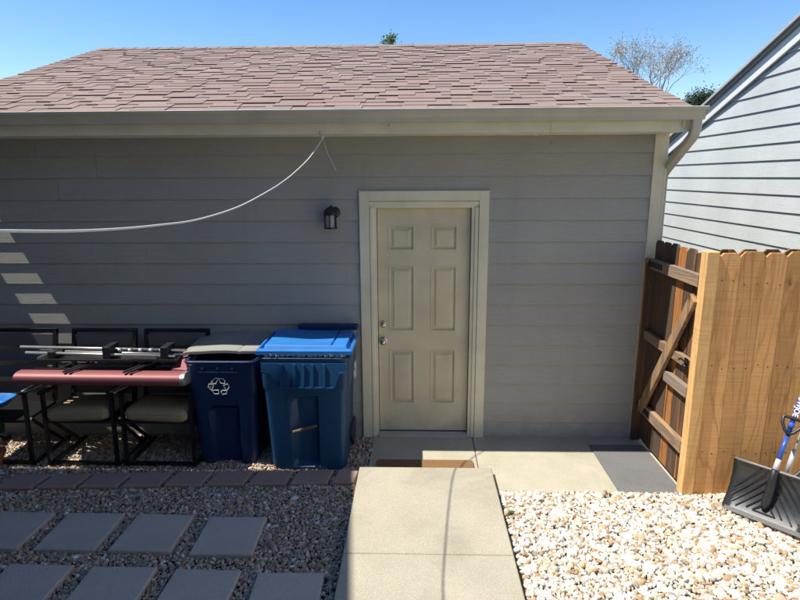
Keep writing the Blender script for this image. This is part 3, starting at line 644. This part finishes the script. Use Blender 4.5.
def make_bin(cx, yf_, yb_, wt, wb, H, mat, big, root):
    cy0 = (yf_+yb_)/2; D = yb_-yf_; mb = MB(); rings = []
    zs_ = [0, .02, .05, .1, .16, .22, .28, .34, .40, .46, .50, .54, .58, .62, .64, .655, .67, .70, .74, .78, .82, .86, .90, .93]
    k_ = H/.93; zs_ = [z*k_ for z in zs_]
    cz = (.66 if not big else .70)*H/.93*.93
    for z in zs_:
        f = z/H; col = smooth01((z-cz)/.02)
        hx = (wb+(wt-wb)*f*.75)/2+.012*col-(.02 if z == 0 else 0); hy = (D*.86+(D*.14)*f)/2+.008*col-(.02 if z == 0 else 0)
        yc = yf_+hy+ (1-f)*.045
        rg = []
        for (px, py, pz) in rr(cx, yc, hx, hy, .05, z, 5, 16):
            u = (px-cx); 
            if py < yc-hy+.03:                                 # front: recessed channel below the collar
                e = smooth01((.115-abs(u))/.02)*(1-smooth01((z-.52*H/.93)/.02)) if not big else smooth01((.10-abs(u+.01))/.02)*(1-smooth01((z-.60)/.02))*smooth01((z-.02)/.02)
                py += .05*e
                if big and .22 > abs(u) and z > .76 and z < .9: py += .0
            if abs(px-cx) > hx-.02 and z < cz-.02:             # side panel relief
                e = smooth01((.17-abs(py-yc))/.03)*smooth01((z-.08)/.03); px -= math.copysign(.014*e, px-cx)
            rg.append((px, py, z+.005))
        rings.append(rg)
    mb.loft(rings, cap=False)
    mb.f.append(list(range(len(rings[0])))[::-1]); mb.c.append((.5,.5,.5)); mb.mi.append(0)
    o = mb.build('body', mat, root, smooth=True, autos=35)
    # rim: rolled lip and inner wall
    hx, hy = wt/2, D/2; rim = MB()
    rim.loft([rr(cx, cy0, hx-.03, hy-.03, .05, H-.02), rr(cx, cy0, hx, hy, .055, H-.035), rr(cx, cy0, hx+.008, hy+.008, .06, H-.02), rr(cx, cy0, hx+.008, hy+.008, .06, H-.004), rr(cx, cy0, hx, hy, .055, H+.002),
              rr(cx, cy0, hx-.02, hy-.02, .05, H), rr(cx, cy0, hx-.03, hy-.03, .05, H-.05), rr(cx, cy0, wb/2-.03, hy-.09, .05, .25)], cap=False)
    rim.build('rim', mat, root, smooth=True, autos=45)
    for sx in (-1, 1):
        w_ = MB(); lathe(w_, (cx+sx*(wb/2-.0), yb_-.06, .125), [(.05, -.02), (.12, -.02), (.125, 0), (.12, .02), (.05, .02)], 24, 'x'); w_.build('wheel', M['black_plastic'], root, smooth=True, autos=40)
    MB().tube([(cx-wt*.40, yb_-.0, H-.02), (cx-wt*.40, yb_+.045, H+.02), (cx+wt*.40, yb_+.045, H+.02), (cx+wt*.40, yb_-.0, H-.02)], .014, 10).build('grab_handle', mat, root, smooth=True)
    return o
BL = thing('recycling_bin', 'smaller navy recycling bin with open sun faded grey lid', 'bin', (-1.62, -.32, 0), 'recycling bins against the garage wall')
make_bin(-1.615, -.60, -.09, .575, .475, .905, M['blue_dark'], False, BL)
a_ = MB(); arrows(a_, lambda u, v: (-1.632+u, -.611-.008*0+.0, .70+v), .085, .0028); a_.build('recycling_symbol', M['white'], BL)
MB().tube([(-1.72, -.56, .485), (-1.51, -.56, .485)], .011, 8).build('catch_bar', M['blue_dark'], BL)
lp = MB(); lp.box(-1.78, -1.48, -.618, -.609, .812, .822)
for q in (-.12, 0, .12): lathe(lp, (-1.632+q, -.61, .845), [(.012, 0), (.012, -.006), (.004, -.008)], 10)
lp.build('front_lip', M['blue_dark'], BL)
def lid(root, x0, x1, y0, y1, zfun, th, mat, name='lid', nx=36, ny=18, r=.05):
    mb = MB(); g = []; X = np.linspace(x0, x1, nx); Y = np.linspace(y0, y1, ny)
    for j in range(ny):
        for i in range(nx):
            mb.v.append((X[i], Y[j], zfun((X[i]-x0)/(x1-x0), (Y[j]-y0)/(y1-y0))))
    n = nx*ny
    for j in range(ny):
        for i in range(nx): x, y, z = mb.v[j*nx+i]; mb.v.append((x, y, z-th))
    def F(*f): mb.f.append(list(f)); mb.c.append((.5, .5, .5)); mb.mi.append(0)
    for j in range(ny-1):
        for i in range(nx-1): a = j*nx+i; F(a, a+1, a+1+nx, a+nx); F(n+a, n+a+nx, n+a+1+nx, n+a+1)
    for i in range(nx-1): F(i, n+i, n+i+1, i+1); a = (ny-1)*nx+i; F(a, a+1, n+a+1, n+a)
    for j in range(ny-1): a = j*nx; F(a, a+nx, n+a+nx, n+a); a = j*nx+nx-1; F(a, n+a, n+a+nx, a+nx)
    return mb.build(name, mat, root, smooth=True, autos=35)
def zl(u, v):
    e = min(1, u/.09)**.7; return .940+.016*v+.010*math.sin(math.pi*min(1, max(0, (u-.05)/.6)))*(.4+.6*v)+.012*e-.003*math.sin(u*9)+.012*u+.012*v+(-.006 if .70 < u < .725 else 0)
l_ = lid(BL, -1.945, -1.30, -.50, -.05, zl, .022, M['lid_grey']); l_['label'] = 'sun faded grey lid standing open above the rim'
ct = MB()
for k in range(26):
    c = Vector((rng.uniform(-1.84, -1.40), rng.uniform(-.5, -.15), rng.uniform(.62, .76))); ct.bar(c, c+Vector((rng.uniform(-.12, .12), rng.uniform(-.1, .1), rng.uniform(-.03, .08))), .09, .012)
tag(ct.build('cardboard_scraps', plain('cardboard', (.20, .14, .08), .9)), 'heap of cardboard scraps inside the smaller navy bin', 'cardboard')

BR = thing('recycling_bin', 'larger blue recycling bin with bright blue lid, beside the door', 'bin', (-.93, -.36, 0), 'recycling bins against the garage wall')
make_bin(-.93, -.685, -.10, .70, .60, .965, M['blue'], True, BR)
# skirt with ribs hanging from the front rim
sk = MB(); yy = -.708
sk.prism([(-1.25, .925), (-.60, .925), (-.60, .86), (-.665, .845), (-.70, .745), (-1.15, .745), (-1.19, .845), (-1.25, .86)], 'y', yy+.004, yy+.016)
sk.v = [(x_, y_-(.925-z_)*.16, z_) for x_, y_, z_ in sk.v]; sk.build('skirt', M['blue'], BR)
sk = MB()
pl = [(-1.255, .862), (-1.195, .850), (-1.155, .742), (-.695, .742), (-.655, .850), (-.60, .862)]
for i in range(5): sk.bar((pl[i][0], yy-.004, pl[i][1]), (pl[i+1][0], yy-.004, pl[i+1][1]), .012, .012, up=(0, 1, 0))
for q in (-1.10, -1.0, -.93, -.86, -.77): sk.prism([(q-.008, .742), (q+.008, .742), (q+.012, .92), (q-.012, .92)], 'y', yy-.012, yy+.004)
sk.v = [(x_, y_-(.925-z_)*.16, z_) for x_, y_, z_ in sk.v]; sk.build('rib', M['blue'], BR)
for (xa, xb) in ((-1.09, -.86), (-.83, -.72)): pass
a_ = MB(); arrows(a_, lambda u, v: (-.571, -.36+u, .76+v), .085, .003); a_.build('recycling_symbol', M['white'], BR)
cb = MB().tube([(-1.045, -.655, .335), (-.85, -.66, .395)], .012, 8).build('catch_bar', plain('rusty_bar', (.17, .12, .07), .7), BR); cb['label'] = 'rusty brown bar hanging askew in the front recess'
def zr(u, v):
    su = min(u, 1-u); e = min(v/.10, su/.045)               # distance in from the lip
    z = 1.018+.012*math.sin(min(1, e)*math.pi/2)
    if e > .75: z = 1.000+.040*smooth01((e-1.15)/.55)
    z += .006*math.sin(u*5+1)*v-.004*v-.012*math.exp(-((u-.5)**2/.05+(v-.55)**2/.06))
    if .765 < u < .782 and v > .17: z -= .014
    return z
l_ = lid(BR, -1.30, -.555, -.690, -.13, zr, .03, M['lid_blue'], nx=110, ny=60)
lg = MB()
lg.box(-1.20, -.64, -.67, -.63, .972, .98); lg.build('lid_gap_shade', M['dark'], BR)  # near-black strip paints the shade between lid and rim
MB().box(-1.08, -.565, -.125, -.055, 1.03, 1.08).build('lid_hinge', M['blue_dark'], BR, bevel=.012)
bag = MB(); pts = []
for i in range(15): bag.tube([(-1.235+i*.042, -.672+rng.uniform(-.006, .006), .985+rng.uniform(-.006, .006)), (-1.20+i*.042, -.66, .985+rng.uniform(-.01, .012))], .02, 8)
tag(bag.build('bin_bag', plain('grey_bag_film', (.30, .29, .27), .5)), 'grey bag film squeezed between lid and rim of blue bin', 'bag')

# ---------------------------------------------------------------- patio chairs
def make_chair(cx, cushion, label, ci):
    t = thing('patio_chair', label, 'chair', (cx, -.35, 0), 'black slatted patio chairs stored against the garage wall')
    w = .27; K = M['black_metal']; yb = -.10; yft = -.66
    b = MB()
    for sx in (-1, 1): b.bar((cx+sx*w, yb-.14, .42), (cx+sx*w, yb, 1.02), .03, .035, up=(0, 1, 0))
    b.bar((cx-w-.015, yb, 1.02), (cx+w+.015, yb, 1.02), .03, .03)
    b.build('back_frame', K, t)
    b = MB()
    for k in range(4):
        z = .94-k*.135; y = yb-.14*(1.02-z)/.6; b.box(cx-w+.016, cx+w-.016, y-.006, y+.008, z-.05, z+.05)
    b.build('backrest', plain('dark_woven_slat', (.15, .145, .14), .6), t)
    MB().box(cx-w, cx+w, yft+.03, yb-.13, .385, .41).build('seat', K, t)
    for sx in (-1, 1):
        MB().bar((cx+sx*(w+.01), yft+.02, .64), (cx+sx*(w+.01), yb-.06, .66), .045, .022).build('armrest', K, t)
        b = MB(); b.bar((cx+sx*(w+.01), yft+.05, .63), (cx+sx*(w+.01), yft+.03, .02), .025, .03, up=(0, 1, 0)).bar((cx+sx*(w+.01), yft+.03, .022), (cx+sx*(w+.01), yb-.02, .022), .025, .025)
        b.bar((cx+sx*(w+.01), yft+.08, .40), (cx+sx*w, yb-.1, .03), .022, .022, up=(0, 1, 0)); b.build('leg', K, t)
    MB().bar((cx-w, yft+.06, .022), (cx+w, yft+.06, .022), .025, .025).build('stretcher', K, t)
    if cushion:
        c0 = thing('seat_cushion', 'tan seat cushion on the %s black patio chair' % ci, 'cushion', (cx, -.45, .41), 'tan seat cushions on the patio chairs')
        b = MB(); rings = []
        x0, x1, y0, y1 = cx-w+.02, cx+w-.02, yft+.0, yb-.2
        for z, i_ in ((.412, .02), (.425, .004), (.45, -.004), (.485, .0), (.512, .02), (.522, .07)):
            rg = [(px, py, z+.010*math.sin(7*px)) for px, py in rrect(x0+i_, x1-i_, y0+i_, y1-i_, .05-.0)]; rings.append(rg)
        b.loft(rings); b.build('cushion_pad', M['cushion'], c0, smooth=True, autos=50)
        ring = [(px, py, .478+.010*math.sin(7*px)) for px, py in rrect(x0-.001, x1+.001, y0-.001, y1+.001, .05)]
        MB().tube(ring+[ring[0]], .004, 6, cap=False).build('piping', M['cushion'], c0)
    return t
make_chair(-3.50, False, 'leftmost black slatted patio chair, without a cushion', '')
make_chair(-2.79, True, 'middle black slatted patio chair with tan cushion', 'middle')
make_chair(-2.15, True, 'black slatted patio chair with tan cushion beside the navy bin', 'right hand')
# rose metallic case across the chair arms
RC = thing('metal_case', 'long rose metallic case lying across the chair arms', 'case', (-2.5, -.62, .72))
pr = [(y_*1.12+.075, .772+(z_-.77)*1.12) for y_, z_ in [(-.55, .79), (-.60, .815), (-.655, .815), (-.69, .80), (-.706, .775), (-.70, .745), (-.67, .727), (-.58, .722), (-.55, .74)]]
def prx(x, dz=0): return [(x, p[0], p[1]+dz) for p in pr]
MB().loft([prx(-3.22, .006), prx(-1.90, 0)]).build('case_body', M['rose'], RC, smooth=True, autos=50)
MB().loft([[(-1.90, p[0]-.002, p[1]+.003) for p in pr], [(-1.868, p[0]-.002, p[1]+.003) for p in pr], [(-1.855, -.625+(p[0]+.625)*.7, .775+(p[1]-.775)*.7) for p in pr]]).build('end_cap', M['silver'], RC, smooth=True, autos=50)
MB().add([(-2.03, -.55, .825), (-1.885, -.60, .83), (-1.855, -.40, .935), (-1.94, -.38, .92), (-2.03, -.55, .80), (-1.885, -.60, .80), (-1.855, -.40, .90), (-1.94, -.38, .89)], [(0, 1, 2, 3), (7, 6, 5, 4), (0, 4, 5, 1), (1, 5, 6, 2), (2, 6, 7, 3), (3, 7, 4, 0)]).build('side_arm', M['rose'], RC)
for xx in (-2.78, -2.30):
    MB().bar((xx-.05, -.68, .838), (xx+.06, -.50, .86), .02, .012).bar((xx-.01, -.68, .838), (xx+.10, -.50, .86), .02, .012).build('strap', M['black_plastic'], RC)
# folded rack with silver tubes
FR = thing('folded_rack', 'folded black rack with silver tubes lying on the chairs behind the rose case', 'rack', (-2.5, -.46, .84))
for (yy, zz, x0, x1) in ((-.52, .945, -3.22, -2.0), (-.46, .975, -3.30, -1.93), (-.42, .925, -3.05, -1.95)):
    MB().tube([(x0, yy, zz), (x1, yy, zz-.025)], .012, 10).build('tube', M['silver'], FR, smooth=True)
MB().box(-3.12, -1.98, -.56, -.38, .885, .90).build('tray', M['black_plastic'], FR)
for xx in (-3.0, -2.55, -2.08): MB().box(xx-.03, xx+.03, -.545, -.39, .88, 1.0 if xx > -2.9 else .96).build('bracket', M['black_plastic'], FR, bevel=.006)
for k in range(5): lathe(MB(), (-2.46+k*.085, -.49, .955), [(.018, 0), (.020, .016), (.012, .022)], 12, 'z').build('knob', M['silver'], FR, smooth=True, autos=40)
MB().bar((-2.42, -.54, .925), (-2.14, -.54, .92), .03, .03).build('label_plate', M['silver'], FR)
MB().bar((-3.12, -.52, .90), (-3.0, -.50, .93), .05, .02).build('clip', M['silver'], FR)
# black table added on the chair arms to shade the cushions and gravel below
TB = thing('shade_table', 'black slatted table added under the rack to shade the cushions and gravel', 'table', (-2.55, -.35, .68))
tb = MB()
for k in range(5): tb.box(-3.36, -1.89, -.47+k*.075, -.47+k*.075+.064, .675, .695)
tb.build('table_top', M['black_plastic'], TB)
for xx in (-3.2, -2.45, -2.0): MB().bar((xx, -.58, .715), (xx+.12, -.12, .72), .03, .03).build('folded_leg', M['black_metal'], TB)
MB().bar((-3.3, -.35, .74), (-1.95, -.33, .74), .03, .025).build('leg_brace', M['black_metal'], TB)
# small things between the chairs
def slab_thing(name, lab, cat, a, b, w, h, mat, part, group=None):
    t = thing(name, lab, cat, a, group); MB().bar(a, b, w, h).build(part, mat, t, bevel=.003); return t
slab_thing('metal_bracket', 'pale metal strap on the armrest left of the middle chair', 'bracket', (-3.19, -.66, .665), (-3.13, -.52, .675), .05, .01, M['silver'], 'strap_plate', 'pale metal straps on the chair arms')
slab_thing('metal_bracket', 'pale metal strap on the armrest under the rose case middle', 'bracket', (-2.47, -.66, .665), (-2.42, -.54, .675), .06, .01, M['silver'], 'strap_plate', 'pale metal straps on the chair arms')
# blue tub and pot at the picture's left edge
t = thing('blue_tray', 'shallow blue plastic tray on the leftmost chair at the picture edge', 'tray', (-3.46, -.55, .50))
tb = MB(); rings = []
for hx, hy, z in ((.17, .09, .50), (.20, .11, .545), (.215, .125, .55), (.217, .127, .562), (.205, .115, .566), (.19, .10, .55), (.16, .08, .512)): rings.append([(px, py, z) for px, py, _ in rr(-3.60, -.56, hx, hy, .07, z)])
tb.loft(rings, cap=False).add(rings[-1], [tuple(range(len(rings[-1])))]); tb.build('tray', M['lid_blue'], t, smooth=True, autos=40)
t = thing('clay_pot', 'orange clay pot edge low at the left edge of the picture', 'pot', (-3.545, -.62, 0))
lathe(MB(), (-3.545, -.62, 0), [(.05, 0), (.072, .10), (.085, .10), (.088, .13), (.075, .13), (.055, .02)], 24, 'z').build('pot', M['terra'], t, smooth=True, autos=40)

# ---------------------------------------------------------------- webbing line from the fascia towards the camera
RPTS = [(323,138,-.40),(310,157,-.52),(295,172,-.70),(283,181.5,-.92),(270,190,-1.20),(240,206,-1.76),(200,219,-2.28),(160,225,-2.74),(100,230,-3.2),(0,231,-3.6)]
def on_y(u, v, y):
    D_ = fw+r2*((u-400)/F_PX)+d2*((v-300)/F_PX); return Vector(CAM)+D_*((y-CAM[1])/D_.y)
pts = [on_y(*q) for q in RPTS]; pts += [pts[-1]+Vector((-.35, -.4, .05)), pts[-1]+Vector((-.75, -.85, .16))]
def catmull(P, n=8):
    o = []
    for i in range(len(P)-1):
        p0, p1, p2, p3 = P[max(i-1, 0)], P[i], P[i+1], P[min(i+2, len(P)-1)]
        for k in range(n):
            t_ = k/n; o.append(.5*((2*p1)+(-p0+p2)*t_+(2*p0-5*p1+4*p2-p3)*t_**2+(-p0+3*p1-3*p2+p3)*t_**3))
    return o+[P[-1]]
cl = catmull(pts)
t = thing('clothesline', 'slack white webbing line hooked to the garage fascia', 'clothesline', tuple(pts[0]))
MB().tube(cl, .0048, 8, flat=.8).build('line', M['rope'], t, smooth=True)
e = pts[0]; MB().tube([e, e+Vector((.02, .05, -.10)), e+Vector((.06, .25, -.24))], .0018, 6).tube([e+Vector((-.01, 0, .0)), e+Vector((.01, -.0, .015))], .008, 6).build('loose_end', M['rope'], t)
pe = pts[-1]; t = thing('deck_post', 'wooden deck post left of and behind the viewer', 'post', (pe.x-.06, pe.y, 0))
MB().box(pe.x-.11, pe.x-.01, pe.y-.05, pe.y+.05, -.06, 2.75).build('post', M['cedar'], t)

# ---------------------------------------------------------------- snow shovels
SH = thing('snow_shovel', 'black ribbed snow shovel with blue lettered shaft leaning on the cedar fence', 'snow shovel', (2.25, -1.35, .03))
BLc, BRc, TLc = Vector((2.09, -1.17, .045)), Vector((2.405, -1.53, .055)), Vector((2.185, -1.10, .377))
U = BRc-BLc; V = TLc-BLc; Nn = U.cross(V).normalized()
if Nn.y > 0: Nn = -Nn
def sp(u, v, h=0): return BLc+U*u+V*v+Nn*(h-.045*math.sin(math.pi*min(1, max(0, v)))*1.0-.0+.05*(max(0, v-.75)))
mb = MB(); nu, nv_ = 30, 16
for side in (0, -.008):
    for j in range(nv_+1):
        for i in range(nu+1):
            u, v = i/nu, j/nv_; cu = .035*max(0, (abs(u-.5)-.42)/.08)**2 if v > .05 else 0
            mb.v.append(tuple(sp(u, v, side+cu)))
n = (nu+1)*(nv_+1)
def F(*f): mb.f.append(list(f)); mb.c.append((.5, .5, .5)); mb.mi.append(0)
for j in range(nv_):
    for i in range(nu): a = j*(nu+1)+i; F(a, a+1, a+nu+2, a+nu+1); F(n+a, n+a+nu+1, n+a+nu+2, n+a+1)
for i in range(nu): F(i, n+i, n+i+1, i+1); a = nv_*(nu+1)+i; F(a, a+1, n+a+1, n+a)
for j in range(nv_): a = j*(nu+1); F(a, a+nu+1, n+a+nu+1, n+a); a += nu; F(a, n+a, n+a+nu+1, a+nu+1)
M['scoop'] = plain('scuffed_black_plastic', (.045, .047, .05), .32, .6, 0, .3, 9, .15)
scoop = mb.build('scoop', M['scoop'], SH, smooth=True, autos=40)
rb = MB()
for k in range(6):
    for sx in (-1, 1):
        u0 = .5+sx*(.06+.0*k); v0 = .92-k*.16; pts_ = []
        for q in np.linspace(0, 1, 8):
            u = .5+sx*(.03+.45*q); v = (1.15-.17*k)-(.75*q); 
            if .10 < v < .96: pts_.append(sp(u, v, .004))
        if len(pts_) > 1: rb.tube(pts_, .0055, 6)
tri = [(.36, .14), (.5, .36), (.64, .14)]
for i in range(3): a, b = tri[i], tri[(i+1) % 3]; rb.tube([sp(*a, .004), sp(*b, .004)], .0055, 6)
rb.build('ribs', M['black_plastic'], scoop)
MB().tube([sp(0, 1, .004), sp(.25, 1, .004), sp(.5, 1, .004), sp(.75, 1, .004), sp(1, 1, .004)], .009, 8).build('top_edge', plain('grey_worn_plastic', (.20, .20, .20), .4), scoop, smooth=True)
MB().bar(sp(.01, .012, .004), sp(.99, .012, .004), .006, .028, up=tuple(V)).build('wear_strip', M['silver'], scoop)
j0 = sp(.50, .38, .03); j1 = sp(.52, 1.02, .03); top = Vector((2.56, -1.115, .835)); end = j1+(top-j1)*2.05
MB().tube([sp(.49, .22, .012), sp(.50, .38, .022), sp(.51, .7, .03), j1], [.018, .032, .030, .02], 12).build('socket', M['black_plastic'], scoop, smooth=True)
MB().tube([j1, j1+(top-j1)*.14], .017, 12).build('ferrule', M['pole_grey'], SH, smooth=True)
MB().tube([j1+(top-j1)*.14, j1+(top-j1)*.50], .0155, 14).build('lower_shaft', M['handle_blue'], SH, smooth=True)
MB().tube([j1+(top-j1)*.50, end], .0165, 14).build('upper_shaft', M['handle_blue'], SH, smooth=True)
ax = (top-j1).normalized(); viewd = (Vector(CAM)-top).normalized(); sd = ax.cross(viewd).normalized(); fr3 = sd.cross(ax).normalized()
hc = j1+(top-j1)*.60
gp_ = [hc-ax*.065, hc-ax*.045+sd*.025, hc-ax*.0+sd*.052, hc+ax*.045+sd*.058, hc+ax*.05+sd*.05, hc+ax*.05, hc+ax*.05-sd*.05, hc+ax*.045-sd*.058, hc-sd*.052, hc-ax*.045-sd*.025, hc-ax*.065]
MB().tube([p+fr3*.02 for p in gp_], .0105, 10).build('grip', M['black_plastic'], SH, smooth=True)
bb = MB(); lathe(bb, tuple(hc+fr3*.02), [(.008, -.022), (.018, -.012), (.021, 0), (.018, .012), (.008, .022)], 14, 'z'); bb.build('collar', plain('bright_blue_collar', (.02, .12, .60), .35), SH, smooth=True)
# lettering on the shaft
tcu = bpy.data.curves.new('lettering', 'FONT'); tcu.body = 'SNOWJOE'; tcu.size = .044; tcu.extrude = .0008; tcu.align_x = 'LEFT'; tcu.align_y = 'CENTER'; tcu.offset = .0012
tmp = bpy.data.objects.new('tmp_text', tcu); COL.objects.link(tmp)
bpy.context.view_layer.update()
me = bpy.data.meshes.new_from_object(tmp.evaluated_get(bpy.context.evaluated_depsgraph_get()))
bpy.data.objects.remove(tmp)
start = hc+ax*.272                              # the word reads downwards along the shaft
mat4 = Matrix((-ax, -sd*-1 if False else (fr3.cross(-ax)).normalized(), fr3)).transposed().to_4x4()
xs_ = [v.co.x for v in me.vertices]; wdt = max(xs_)-min(xs_)
mat4.translation = start+fr3*.0165-Vector(SH.location)
me.transform(mat4); me.materials.append(M['white']); lo = bpy.data.objects.new('lettering', me); COL.objects.link(lo); lo.parent = SH; me.name = 'lettering'

S2 = thing('snow_shovel', 'second snow shovel with pale grey pole, cut by the right edge of the picture', 'snow shovel', (2.55, -1.2, .03))
a = on_y(787, 472, -1.20); b = on_y(795, 450, -1.17); c = on_y(812, 405, -1.06)
MB().tube([a, b], .017, 12).build('sleeve', M['pole_grey'], S2, smooth=True); MB().tube([b, c, c+(c-b)*1.5], .009, 10).build('pole', M['pole_grey'], S2, smooth=True)
s0 = on_y(790, 479, -1.22); s1 = on_y(812, 461, -1.12); dd = Vector((.06, -.06, -.28))
mb = MB(); mb.add([s0, s1, s1+dd, s0+dd, s0+Vector((.01, .02, 0)), s1+Vector((.01, .02, 0)), s1+dd+Vector((.01, .02, 0)), s0+dd+Vector((.01, .02, 0))], [(0,1,2,3),(7,6,5,4),(0,4,5,1),(1,5,6,2),(2,6,7,3),(3,7,4,0)]); mb.build('scoop', M['scoop'], S2)
MB().tube([s0, s1], .006, 8).build('top_edge', M['silver'], S2)

# ---------------------------------------------------------------- weeds
def weed(x, y, z, n, s, label):
    t = thing('weed', label, 'weed', (x, y, z), 'small green weeds in the gravel'); mb = MB()
    for k in range(n):
        a = rng.uniform(0, 6.28); l = s*rng.uniform(.6, 1.3); p = Vector((x+rng.uniform(-.01, .01), y+rng.uniform(-.01, .01), z)); q = p+Vector((math.cos(a)*l*.7, math.sin(a)*l*.7, l*.6)); m_ = (p+q)/2+Vector((0, 0, l*.25)); sd_ = Vector((-math.sin(a), math.cos(a), 0))*s*.10
        mb.add([p, m_-sd_, q, m_+sd_], [(0, 1, 2, 3)])
    mb.build('leaves', M['weed'], t)
weed(.60, -1.26, .012, 22, .045, 'small green weed beside the walkway edge')
weed(1.36, -1.00, .012, 16, .03, 'small green weed at the front edge of the door slab')
weed(-2.27, -.72, .0, 14, .03, 'tiny green weed behind the edging blocks')
t = thing('twig', 'thin dry twig lying on brown gravel by the walkway', 'twig', (-.75, -1.75, .02))
MB().tube([(-.80, -1.66, .02), (-.765, -1.75, .03), (-.745, -1.84, .02)], [.003, .004, .002], 6).build('stem', M['bark'], t)

# ---------------------------------------------------------------- trees beyond the roofs
def grow(mb, p, d, l, r, depth, tips, spread=.5):
    q = p+d*l; mid = (p+q)/2+Vector(rng.normal(0, l*.04, 3)); mb.tube([p, mid, q], [r, r*.85, r*.7], 5, cap=False); 
    if depth == 0: tips.append((q, d)); return
    for k in range(rng.integers(2, 4)):
        nd = (d+Vector(rng.normal(0, spread, 3))+Vector((0, 0, .12))).normalized(); grow(mb, q, nd, l*rng.uniform(.66, .86), r*.6, depth-1, tips, spread)
def bare_tree(x, y, h, label):
    t = thing('bare_tree', label, 'tree', (x, y, 0)); tr = MB(); tips = []
    for k in range(3): grow(tr, Vector((x, y, h*.50)), Vector((rng.normal(0, .22), rng.normal(0, .2), 1)).normalized(), h*.118, .045, 5, tips, .34)
    tr.tube([(x, y, -.1), (x+.05, y, h*.25), (x, y, h*.53)], [.16, .12, .08], 8); tr.build('trunk', M['bark'], t)
    tw = MB()
    for q, d in tips:
        for k in range(3):
            e = q+Vector(rng.normal(0, .11, 3))+d*.08; tw.tube([q, e], [.006, .003], 3, cap=False)
            c = e; s_ = .022; tw.add([c+Vector((-s_, 0, 0)), c+Vector((0, -s_, s_*.4)), c+Vector((s_, 0, 0)), c+Vector((0, s_, -s_*.4))], [(0, 1, 2, 3)])
    tw.build('crown', M['twig'], t)
bare_tree(7.5, 15.2, 7.15, 'bare pale tree with budding twigs above the roof end')
def leafy(name, x, y, h, rx, z0, mat, n, ls, label, cone=False):
    t = thing(name, label, 'tree', (x, y, 0)); tr = MB(); tr.tube([(x, y, -.1), (x, y, h*.9)], [.2, .04], 8)
    cl_ = []
    for k in range(26):
        a = rng.uniform(0, 6.28); v = rng.uniform(0, 1); rr_ = rx*(math.sqrt(max(0, 1-(2*v-1)**2)) if not cone else (1-v)*.95+.12)*rng.uniform(.5, 1.0)
        c = Vector((x+rr_*math.cos(a), y+rr_*math.sin(a), z0+(h-z0)*v)); cl_.append(c); tr.tube([(x, y, max(1, c.z-.6)), c], [.03, .01], 5)
    tr.build('trunk', M['bark'], t); cr = MB()
    for k in range(n):
        c = cl_[rng.integers(0, len(cl_))]+Vector(rng.normal(0, rx*.14, 3)); d = Vector(rng.normal(0, 1, 3)).normalized(); e = d.cross(Vector(rng.normal(0, 1, 3))).normalized()
        cr.add([c-d*ls, c-e*ls*.4, c+d*ls, c+e*ls*.4], [(0, 1, 2, 3)])
    cr.build('crown', mat, t)
leafy('pine_tree', 12.0, 20.5, 5.75, 1.4, 2.2, M['needles'], 26000, .05, 'dark green pine between the garage roof and the pale gable', False)
leafy('leafy_tree', -1.15, 20.5, 7.98, .7, 5.5, M['leaf'], 2600, .05, 'green tree top just showing above the garage ridge')
leafy('leafy_tree', -.05, 22.5, 8.25, .25, 6.5, M['leaf'], 300, .05, 'tiny dark tree tip above the ridge right of the green one')
